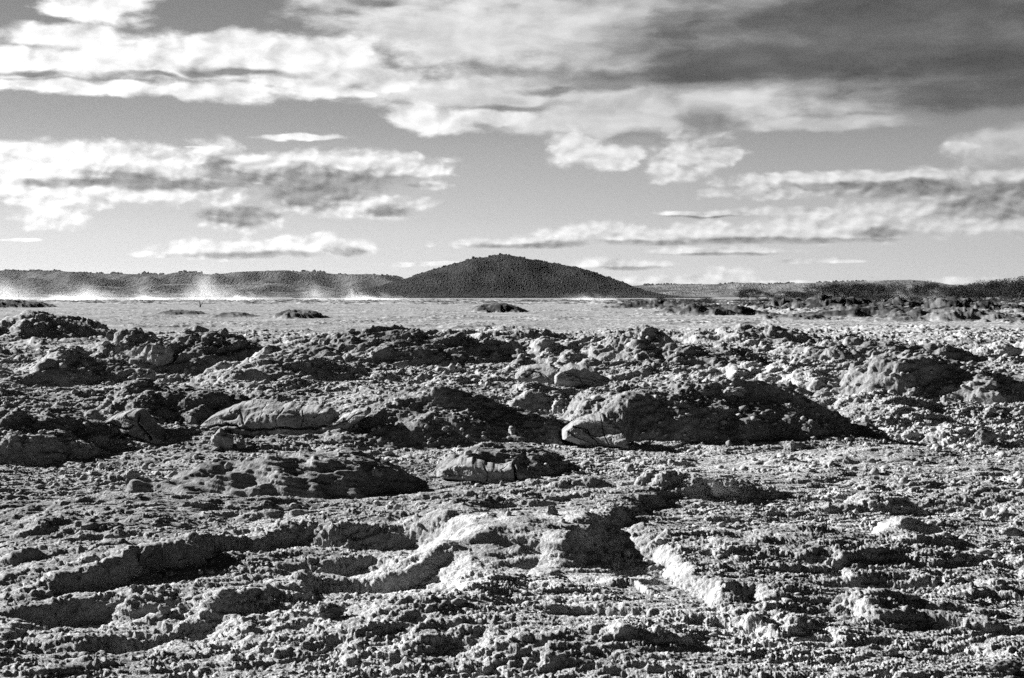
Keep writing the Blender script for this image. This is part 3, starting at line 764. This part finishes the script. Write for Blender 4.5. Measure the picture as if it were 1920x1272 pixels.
# ------------------------------------------------------------------ stones
def rock_mesh(name, seed, sub=4, ax=(1, .8, .6), rough_=.22, facets=5, cracks=0):
    v, f = ico(sub); r = np.random.default_rng(seed)
    v = v.copy()
    for _ in range(facets):                      # cut a few flat faces
        d = r.normal(size=3); d /= np.linalg.norm(d); off = r.uniform(.55, .85)
        s = v @ d; ex = np.maximum(s - off, 0); v -= d * ex[:, None] * .9
    v *= np.array(ax)
    n0 = v / (np.linalg.norm(v, axis=1)[:, None] + 1e-9)
    q = v * 1.7 + seed
    disp = rough_ * (.5 * pn3(q[:, 0], q[:, 1], q[:, 2], 1) + .28 * pn3(q[:, 0] * 2.4, q[:, 1] * 2.4, q[:, 2] * 2.4, 2)
                     + .2 * (np.abs(pn3(q[:, 0] * 5, q[:, 1] * 5, q[:, 2] * 7, 3)) - .2) + .12 * pn3(q[:, 0] * 11, q[:, 1] * 11, q[:, 2] * 14, 4))
    v = v + n0 * disp[:, None]
    for c_ in range(cracks):
        d = r.normal(size=3); d[2] *= .5; d /= np.linalg.norm(d); off = r.uniform(-.4, .4)
        w = pn3(q[:, 0] * 1.5, q[:, 1] * 1.5, q[:, 2] * 1.5, 20 + c_) * .25
        s = np.abs(v @ d - off + w)
        v -= n0 * (.10 * np.exp(-(s / .03) ** 2))[:, None]
    return mesh_np(name, v, None, f, True)
stone_protos = []
for i in range(10):
    me_ = rock_mesh('stone', 300 + i, 3, (1, random.uniform(.65, .95), random.uniform(.5, .8)), .3, 6); me_.materials.append(M_stone); stone_protos.append(me_)
def at(px, py):
    """Point of the finished ground seen at this pixel (marching the ray over the relief)."""
    d = 4.8
    dx_, dz_ = (px - CX) / F, -(py - HY) / F
    while d < 600:
        x = dx_ * d
        if CAMZ + dz_ * d <= ground_at(x, d): return x, d, ground_at(x, d)
        d *= 1.004
    d = d_of(max(py, HY + 3)); return dx_ * d, d, ground_at(dx_ * d, d)
# named boulders: px, py (bottom), width px, height px, label
BOULD = [
 (1375, 746, 52, 24, 'isolated pale boulder on the back shoulder of the broad dark mound', 'pale'),
 (416, 846, 46, 36, 'rounded pale boulder at the foot of the cracked slab', 'pale'),
 (448, 846, 22, 24, 'smaller boulder leaning beside the rounded one below the cracked slab', 'pale'),
 (12, 862, 60, 40, 'smooth boulder half buried at the left edge', 'mid'),
 (275, 1070, 40, 42, 'upright angular stone standing on the near left ground', 'mid'),
 (612, 1166, 54, 28, 'flat oval stone with a ringed top in the near foreground', 'mid'),
 (704, 896, 28, 16, 'small rounded stone on the shadowed front of the low flat mound', 'pale'),
 (1034, 968, 26, 18, 'blocky stone on the near bright slope', 'mid'),
 (1486, 846, 14, 18, 'small bright stone at the tip of the long shadow tail', 'pale'),
 (1676, 1238, 34, 18, 'loaf-shaped stone near the bottom right corner', 'pale'),
 (1895, 1275, 70, 28, 'dark smooth stone cut by the bottom edge at the right corner', 'dark'),
 (1342, 936, 30, 34, 'knobbly stone in the dark hollow wrapped by faint steam', 'mid'),
 (1372, 930, 34, 26, 'second knobbly stone at the right end of the dark hollow', 'mid'),
 (1328, 936, 12, 9, 'tiny bright angular stone at the bottom of the dark hollow', 'pale'),
 (300, 690, 46, 44, 'striped pale boulder on the lumpy left mound', 'pale'),
 (416, 636, 26, 18, 'round dark boulder on top of the lumpy left mound', 'mid'),
 (212, 640, 30, 24, 'dark angular boulder on the left shoulder of the lumpy mound', 'mid'),
 (1890, 668, 56, 30, 'pale split boulder at the right edge behind the large mound', 'pale'),
 (1712, 824, 34, 18, 'pale wedge stone on the pebble flat, right of the shadow tail', 'pale'),
 (1852, 832, 40, 28, 'knobbly boulder near the right edge below the large mound', 'mid'),
 (540, 1020, 40, 20, 'flat ragged stone on the near left slope', 'mid'),
 (238, 905, 40, 18, 'low pale stone on the left with a dark patch beside it', 'pale'),
 (500, 1118, 12, 16, 'small bright stone on the rim of the near hollow', 'pale'),
 (572, 1108, 9, 12, 'tiny white chip standing on the rim of the near hollow', 'pale'),
 (302, 1158, 26, 18, 'pale stone in the near hollow, left of two others', 'pale'),
 (340, 1146, 24, 14, 'pale stone in the middle of the near hollow', 'pale'),
 (416, 1136, 28, 16, 'pale rounded stone at the right side of the near hollow', 'pale'),
]
M_dark = rock_material('dark_stone', .07, .15, 40, .2, .006)
for i, (px, py, w, h, lab, tone) in enumerate(BOULD):
    x, y, z = at(px, py)
    me_ = rock_mesh('boulder', 700 + i, 5, (1, .85, .8), .46, 9)
    me_.materials.append({'pale': M_stone, 'mid': M_mound, 'dark': M_dark}[tone])
    o = bpy.data.objects.new('boulder', me_); sc.collection.objects.link(o)
    ww = w / F * y / 2; hh = h / F * y
    o.scale = (ww, ww * .9, hh * .72); o.location = (x, y + ww * .4, z + hh * .33); o.rotation_euler.z = random.uniform(-.5, .5)
    tag(o, lab, 'boulder')
# slabs: outline points of the face (top edge, bottom edge) at real distance, extruded to a rounded block, with cracks
def slab(label, top, bot, cracks, dist, thick, yaw, seed, lean=.35):
    x0, x1 = top[0][0], top[-1][0]
    nx_, nz_ = 240, 70
    u = np.linspace(0, 1, nx_); px = x0 + (x1 - x0) * u
    tp = np.interp(px, [p[0] for p in top], [p[1] for p in top]); bt = np.interp(px, [p[0] for p in bot], [p[1] for p in bot])
    jit = pn2(px / 14, px * 0 + seed, 3) * 3.0 + pn2(px / 5, px * 0 + seed, 4) * .8
    jit = jit * np.minimum(1, np.minimum(u, 1 - u) * 14)
    v = np.linspace(0, 1, nz_)
    s = dist / F
    PXg = np.repeat(px[None], nz_, 0); PYg = bt[None] + (tp - bt)[None] * v[:, None] + jit[None] * (v[:, None] ** 9)
    xg = (PXg - CX) * s; zg = CAMZ - (PYg - HY) * s
    edge = np.minimum(np.minimum(u[None], 1 - u[None]) * 14, np.minimum(v[:, None] * 2.4, (1 - v[:, None]) * 5.5))
    edge = np.sqrt(np.clip(1 - (1 - np.clip(edge, 0, 1)) ** 2, 0, 1))
    n1_ = pn2(xg * 2.0, zg * 4, seed) * .07 + pn2(xg * 5, zg * 8, seed + 1) * .022 + (np.abs(pn2(xg * 12, zg * 18, seed + 2)) - .2) * .014 + np.abs(pn2(xg * 38, zg * 45, seed + 3)) * .006
    st1 = pn2(xg * 1.6, zg * 5, seed + 5) * 3; n1_ = n1_ + .035 * (np.floor(st1) + sstep(0, .2, st1 - np.floor(st1)))
    gro = np.zeros_like(xg)
    wxp = PXg + 5 * pn2(xg * 9, zg * 9, seed + 7); wyp = PYg + 4 * pn2(xg * 9, zg * 9, seed + 8)
    for c_, wd in cracks:
        for (ax_, ay_), (bx_, by_) in zip(c_[:-1], c_[1:]):
            dx_, dy_ = bx_ - ax_, by_ - ay_
            t = np.clip(((wxp - ax_) * dx_ + (wyp - ay_) * dy_) / (dx_ * dx_ + dy_ * dy_), 0, 1)
            dd = np.hypot(wxp - ax_ - t * dx_, wyp - ay_ - t * dy_)
            gro = np.maximum(gro, .07 * wd * np.exp(-(dd / (1.3 * wd)) ** 2))
    yf = -thick * .5 * edge - n1_ * edge + gro * edge
    yb = thick * .5 * edge
    xm = xg.mean()
    sh = -math.tan(yaw) * (xg - xm) + lean * (zg - zg.min())
    cf = np.stack([xg, dist + yf + sh, zg], -1).reshape(-1, 3); cb_ = np.stack([xg, dist + yb + sh, zg], -1).reshape(-1, 3)
    Jn = np.arange(nx_ * nz_).reshape(nz_, nx_)
    qf = np.stack([Jn[:-1, :-1], Jn[:-1, 1:], Jn[1:, 1:], Jn[1:, :-1]], -1).reshape(-1, 4)
    co = np.concatenate([cf, cb_]); ctr = co.mean(0); ctr[2] = co[:, 2].min()
    o = link('rock_slab', mesh_np('rock_slab', co - ctr, np.concatenate([qf, qf[:, ::-1] + nx_ * nz_])), M_slab, loc=tuple(ctr))
    tag(o, label, 'rock slab')
slab('long pale slab with branching cracks, on the left of the field',
     [(362, 806), (385, 784), (402, 775), (425, 766), (445, 757), (470, 752), (500, 752), (530, 758), (548, 753), (575, 760), (600, 757), (625, 764), (640, 780)],
     [(362, 812), (400, 816), (440, 822), (470, 826), (500, 832), (560, 832), (600, 824), (640, 800)],
     [([(370, 806), (400, 802), (425, 797), (445, 800), (470, 806), (500, 803), (530, 798), (560, 802), (600, 795), (635, 790)], 1.5), ([(470, 806), (452, 790), (448, 770)], .8),
      ([(530, 800), (528, 780), (535, 762)], .6), ([(570, 800), (580, 782), (574, 765)], .6), ([(500, 803), (515, 820), (520, 832)], .9), ([(425, 797), (440, 818)], .7)],
     15.15, .5, .42, 11)
slab('pale stepped block left of the long cracked slab',
     [(180, 806), (195, 790), (215, 776), (245, 768), (262, 770), (280, 788), (300, 806), (320, 822)],
     [(180, 826), (220, 832), (300, 832), (320, 826)],
     [([(185, 796), (215, 794), (240, 802), (262, 796)], 1.0), ([(262, 772), (275, 795), (300, 818)], 1.3), ([(190, 815), (240, 812), (290, 822)], .9), ([(215, 794), (212, 815)], .7)],
     14.75, .5, .5, 22)
slab('bright leaning slab right of the long cracked slab',
     [(602, 806), (620, 792), (645, 778), (670, 768), (690, 764), (697, 768)], [(602, 812), (630, 816), (655, 806), (680, 786), (697, 772)],
     [([(620, 800), (650, 788), (680, 772)], .6)], 14.7, .35, .6, 33)
slab('grey leaning slab at the left foot of the broad dark mound',
     [(1055, 812), (1075, 794), (1100, 781), (1130, 778), (1142, 786), (1160, 800), (1178, 828)], [(1055, 826), (1090, 838), (1140, 842), (1178, 836)],
     [([(1075, 800), (1100, 806), (1120, 830)], .7), ([(1130, 775), (1125, 800), (1140, 830)], .6)], 14.3, .45, .42, 44)
slab('bright rounded outcrop block with a dent, in the middle distance',
     [(966, 704), (978, 694), (990, 687), (1010, 683), (1030, 682), (1045, 688), (1052, 698)], [(966, 712), (990, 720), (1030, 724), (1052, 718)],
     [([(985, 705), (1000, 695), (1020, 700), (1030, 712)], .9)], 24.6, .7, .5, 55)
slab('grey domed outcrop block joined to the bright one',
     [(1036, 706), (1050, 692), (1068, 684), (1090, 683), (1112, 690), (1130, 704), (1150, 716)], [(1036, 722), (1070, 730), (1110, 728), (1150, 722)],
     [([(1060, 700), (1080, 705), (1100, 724)], .7)], 24.3, .9, .25, 66)
slab('low pale block split by a dark crack on the near middle mound',
     [(815, 890), (835, 878), (860, 866), (885, 863), (905, 870), (935, 874), (960, 868), (985, 880), (1010, 893), (1030, 904)], [(815, 898), (860, 908), (930, 916), (990, 914), (1030, 908)],
     [([(958, 862), (966, 885), (978, 912)], 1.6), ([(905, 866), (915, 880), (912, 900)], .6)], 11.72, .4, .36, 77)
# loose stones, each its own thing
GS = 'loose stones lying on the ground'
ns = 0
while ns < 190:
    py = random.uniform(640, 1265) if random.random() < .75 else random.uniform(760, 900); px = random.uniform(-20, 1940)
    wpx = min(6 + random.expovariate(1 / 4.0), 26)
    x, y, z = at(px, py)
    o = bpy.data.objects.new('stone', stone_protos[ns % 10]); sc.collection.objects.link(o)
    s = wpx / F * y / 2
    o.scale = (s, s, s * random.uniform(.8, 1.2)); o.location = (x, y, z + s * .3); o.rotation_euler = (random.uniform(-.3, .3), random.uniform(-.3, .3), random.uniform(0, 6.28))
    shp = ['rounded', 'flat', 'blocky', 'long', 'tall'][(ns * 7) % 5]
    o.scale = {'rounded': (s, s, s), 'flat': (s, s * .9, s * .6), 'blocky': (s * .9, s, s * 1.1), 'long': (s * 1.2, s * .8, s * .8), 'tall': (s * .75, s * .8, s * 1.4)}[shp]
    if shp in ('tall', 'long'): o.rotation_euler.z = random.uniform(-.4, .4)
    zone = ('bottom foreground' if py > 1150 else 'near ground' if py > 1010 else 'ground before the mounds' if py > 880 else 'ground among the nearer mounds' if py > 760 else 'far mounds')
    sd = 'at left edge' if px < 280 else 'left' if px < 700 else 'at centre' if px < 1200 else 'right' if px < 1600 else 'at right edge'
    sz = 'tiny' if wpx < 9 else 'small' if wpx < 15 else 'fist-sized'
    tag(o, f'{sz} {shp} stone, {zone}, {sd}', 'stone', GS)
    ns += 1
# gravel nobody could count
ng = int(38000)
gd = np.exp(RNG.uniform(math.log(5.2), math.log(95), ng)); ga = np.radians(RNG.uniform(-31, 31, ng))
cl_ = pn2(gd * np.sin(ga) / 1.2, gd * np.cos(ga) / 1.2, 71) + .4 * RNG.random(ng)
gk = cl_ > np.where(gd < 12, .62, .0) + 2.0 * sstep(52, 68, gd); gd, ga = gd[gk], ga[gk]
gx, gy = gd * np.sin(ga), gd * np.cos(ga)
ii = np.clip(np.searchsorted(R_, gd), 1, nr - 2); jj = np.clip(np.searchsorted(C_, ga), 1, nc - 2)
gz = PZ[ii, jj]
gr_ = np.clip(RNG.lognormal(math.log(.0115), .42, len(gd)), .004, .035) * (gd / 8) ** .72
grav = scatter_blobs('gravel', np.stack([gx, gy, gz + gr_ * .25], -1), gr_, 2, M_stone, .22, (1, .85, .7), 3, True)
tag(grav, kind='stuff')

# ------------------------------------------------------------------ post and driftwood
ORD = ['first', 'second', 'third', 'fourth', 'fifth', 'sixth', 'seventh', 'eighth', 'ninth', 'tenth', 'eleventh', 'twelfth', 'thirteenth', 'fourteenth', 'fifteenth', 'sixteenth', 'seventeenth', 'eighteenth', 'nineteenth', 'twentieth']
def ordinal(i):
    if i < 20: return ORD[i]
    t = {2: 'twenty', 3: 'thirty', 4: 'forty', 5: 'fifty'}[(i + 1) // 10]
    return (t + '-' + ORD[(i + 1) % 10 - 1]) if (i + 1) % 10 else {'twenty': 'twentieth', 'thirty': 'thirtieth', 'forty': 'fortieth', 'fifty': 'fiftieth'}[t]
def relabel_group(group, tail):
    """Number the bushes of one row from the left, so that each label points to one."""
    it = sorted([o for o in sc.objects if o.get('group') == group and o.parent is None], key=lambda o: math.atan2(o.location.x, o.location.y))
    for i, o in enumerate(it): o['label'] = o['label'].split()[0] + ' dark ' + o['category'] + ', ' + ordinal(i) + ' from the left ' + tail
relabel_group(GB, 'in the front of the right bush line')
relabel_group('bushes at the back of the line', 'in the back of the bush line')
relabel_group('scrub clumps beyond the pale plain', 'beyond the pale plain')
def split_same(group):
    it = {}
    for o in sc.objects:
        if o.get('group') == group and o.parent is None: it.setdefault(o['label'], []).append(o)
    for k_, v_ in it.items():
        if len(v_) < 2: continue
        v_.sort(key=lambda o: math.atan2(o.location.x, o.location.y))
        for i, o in enumerate(v_): o['label'] = k_ + ', ' + (('left' if i == 0 else 'right') + ' one of two' if len(v_) == 2 else ordinal(i) + ' from left')
split_same(GS)
def post():
    x, y, z = at(1540, 566); y = 430; x = (1540 - CX) / F * y; z = ground_at(x, y)
    hgt = CAMZ - (545 - HY) / F * y - z
    n_ = 10; vs = []; fs = []
    zz = np.linspace(-.3, hgt, 9)
    for i, q in enumerate(zz):
        rr = .11 - .03 * i / 8
        for k in range(n_): vs.append((math.cos(k * 2 * math.pi / n_) * rr * (1 + .1 * math.sin(3 * k + i)) + .05 * math.sin(i * .7), math.sin(k * 2 * math.pi / n_) * rr, q))
    for i in range(8):
        for k in range(n_): fs.append((i * n_ + k, i * n_ + (k + 1) % n_, (i + 1) * n_ + (k + 1) % n_, (i + 1) * n_ + k))
    me_ = bpy.data.meshes.new('post'); me_.from_pydata(vs, [], fs + [tuple(range(8 * n_, 9 * n_))])
    o = link('wooden_post', me_, M_wood, loc=(x, y, z)); tag(o, 'thin weathered post standing alone before the right bush line', 'post')
post()
def snag(px, d, hgt, label, seed):
    r = random.Random(seed); bm_v, bm_f = [], []
    def tube(pts, rad):
        n_ = 7
        for s in range(len(pts) - 1): pass
        b0 = len(bm_v)
        for i, p in enumerate(pts):
            for k in range(n_): bm_v.append((p[0] + rad[i] * math.cos(k * 2 * math.pi / n_), p[1] + rad[i] * math.sin(k * 2 * math.pi / n_), p[2]))
        for i in range(len(pts) - 1):
            for k in range(n_): bm_f.append((b0 + i * n_ + k, b0 + i * n_ + (k + 1) % n_, b0 + (i + 1) * n_ + (k + 1) % n_, b0 + (i + 1) * n_ + k))
    tube([(0, 0, -.1), (.05, 0, hgt * .3), (-.02, .02, hgt * .6), (-.12, .05, hgt)], [.16, .12, .08, .03])
    tube([(.03, 0, hgt * .25), (.3, .05, hgt * .5), (.42, .05, hgt * .85)], [.09, .06, .02])
    tube([(.0, 0, hgt * .2), (-.4, .05, hgt * .35), (-.8, .1, hgt * .7)], [.08, .05, .02])
    me_ = bpy.data.meshes.new('snag'); me_.from_pydata(bm_v, [], bm_f)
    x = (px - CX) / F * d
    tag(link('dead_stump', me_, M_wood, loc=(x, d, ground_at(x, d))), label, 'dead stump')
snag(375, 205, .95, 'forked dead stump on the far side of the pale plain, left of centre', 1)
snag(4, 300, 1.2, 'spiky dead branch against the steam at the left edge', 2)
snag(1110, 330, .6, 'small dead stub on the plain horizon under the hill', 3)

# ------------------------------------------------------------------ steam
def steam_mat(name, dens_, scale, thr, pw=1.6):
    m, n, out = new_mat(name)
    tc = n.add('ShaderNodeTexCoord')
    ob = tc.outputs['Object']
    wp_ = n.v('MULTIPLY', n.v('SUBTRACT', n.noise(ob, scale * .6, 2, .5, 0, 'Color'), (.5, .5, .5)), (.7, .7, .7))
    q = n.v('ADD', ob, wp_)
    x, y, z = n.sep(q)
    L = n.v('LENGTH', n.v('MULTIPLY', q, (1, 1, .9)))
    nz_a = n.noise(n.v('ADD', n.v('MULTIPLY', q, (1.2, 1.2, 1.2)), n.xyz(n.m('MULTIPLY', z, .7), 0.0)), scale, 4, .52)
    fall = n.rng(L, .25, 1.0, 1, 0, True)
    up = n.m('ADD', n.m('POWER', n.rng(z, 0, .95, 1.0, 0), pw), .05)
    f = n.rng(n.m('MULTIPLY', n.m('MULTIPLY', fall, up), n.rng(nz_a, thr - .04, thr + .34, 0, 1, True)), 0, 1, 0, dens_)
    pv = n.add('ShaderNodeVolumePrincipled')
    pv.inputs['Color'].default_value = (1, 1, 1, 1); pv.inputs['Anisotropy'].default_value = .35
    n.l.new(f, pv.inputs['Density']); n.l.new(pv.outputs[0], out.inputs['Volume'])
    return m
M_steam = steam_mat('steam', .12, 1.1, .40, 1.3)
M_bank = steam_mat('steam_bank', .14, 2.4, .44, 1.2)
M_thin = steam_mat('thin_steam', .16, 2.4, .42)
v_, f_ = ico(3)
dome_me = mesh_np('steam_plume', v_, None, f_)
def plume(px, py_top, d, wpx, mat, label, lean=.0, dep=None, base_py=None):
    x = (px - CX) / F * d; z0 = -.3
    hgt = CAMZ - (py_top - HY) / F * d - z0; w = wpx / F * d
    me_ = dome_me.copy(); me_.materials.append(mat)
    o = bpy.data.objects.new('steam_plume', me_); sc.collection.objects.link(o)
    if base_py is not None: z0 = ground_at(x, d)
    o.location = (x, d, z0); o.scale = (w, dep or w * .6, hgt); o['steam'] = 1
    tag(o, label, 'steam plume', 'steam plumes over the hot ground'); del o['steam']
    return o
PL = [
 (10, 500, 470, 62, M_steam, 'thick white steam at the left edge of the plain'),
 (-70, 505, 480, 60, M_steam, 'thick white steam just beyond the left edge'),
 (165, 518, 500, 62, M_steam, 'white steam puff second from the left edge'),
 (120, 540, 520, 110, M_bank, 'low flat steam bank between the two leftmost puffs'),
 (275, 538, 520, 90, M_bank, 'low flat steam bank left of the tallest plume'),
 (385, 492, 500, 62, M_steam, 'tallest bright steam plume under the far ridge'),
 (450, 538, 520, 80, M_bank, 'low steam trailing right of the tallest plume'),
 (592, 515, 520, 40, M_steam, 'steam plume left of the dark hill foot'),
 (660, 505, 530, 30, M_thin, 'thin rising steam wisp left of the dark hill foot'),
 (690, 542, 540, 110, M_bank, 'low steam bank along the lake before the hill'),
 (1147, 538, 520, 14, M_thin, 'faint small wisp before the right flank of the hill'),
 (1100, 545, 540, 70, M_thin, 'faint steam haze at the foot of the hill'),
 (1690, 528, 380, 50, M_thin, 'thin steam drifting before the right bushes'),
 (1750, 534, 380, 44, M_thin, 'thin steam before the bushes, nearer the right edge'),
 (1560, 540, 400, 50, M_thin, 'faint steam beside the thin post'),
]
for a in PL:
    plume(*a)
M_near = steam_mat('near_steam', 2.2, 2.4, .45)
def near_plume(px, py, w, h, label):
    x, y, z = at(px, py); s = w / F * y; hh = h / F * y
    me_ = dome_me.copy(); me_.materials.append(M_near)
    o = bpy.data.objects.new('steam_plume', me_); sc.collection.objects.link(o)
    o.location = (x, y, z); o.scale = (s, s * .5, hh); tag(o, label, 'steam plume', 'steam plumes over the hot ground')
near_plume(1340, 935, 90, 75, 'faint steam rising from the dark hollow right of centre')
print('done build')

# ------------------------------------------------------------------ haze
mh, n, out = new_mat('haze_air')
pv = n.add('ShaderNodeVolumePrincipled'); pv.inputs['Color'].default_value = (.9, .9, .9, 1); pv.inputs['Density'].default_value = 0.75e-5
pv.inputs['Anisotropy'].default_value = .3
n.l.new(pv.outputs[0], out.inputs['Volume'])
hx = 9600; hb, ht = -6.0, 160.0
hc = np.array([[x, y, z] for z in (hb, ht) for y in (-9600, 9600) for x in (-hx, hx)], float)
hq = np.array([[0, 2, 3, 1], [4, 5, 7, 6], [0, 1, 5, 4], [2, 6, 7, 3], [0, 4, 6, 2], [1, 3, 7, 5]])
tag(link('haze', mesh_np('haze', hc, hq, None, False), mh), kind='stuff')
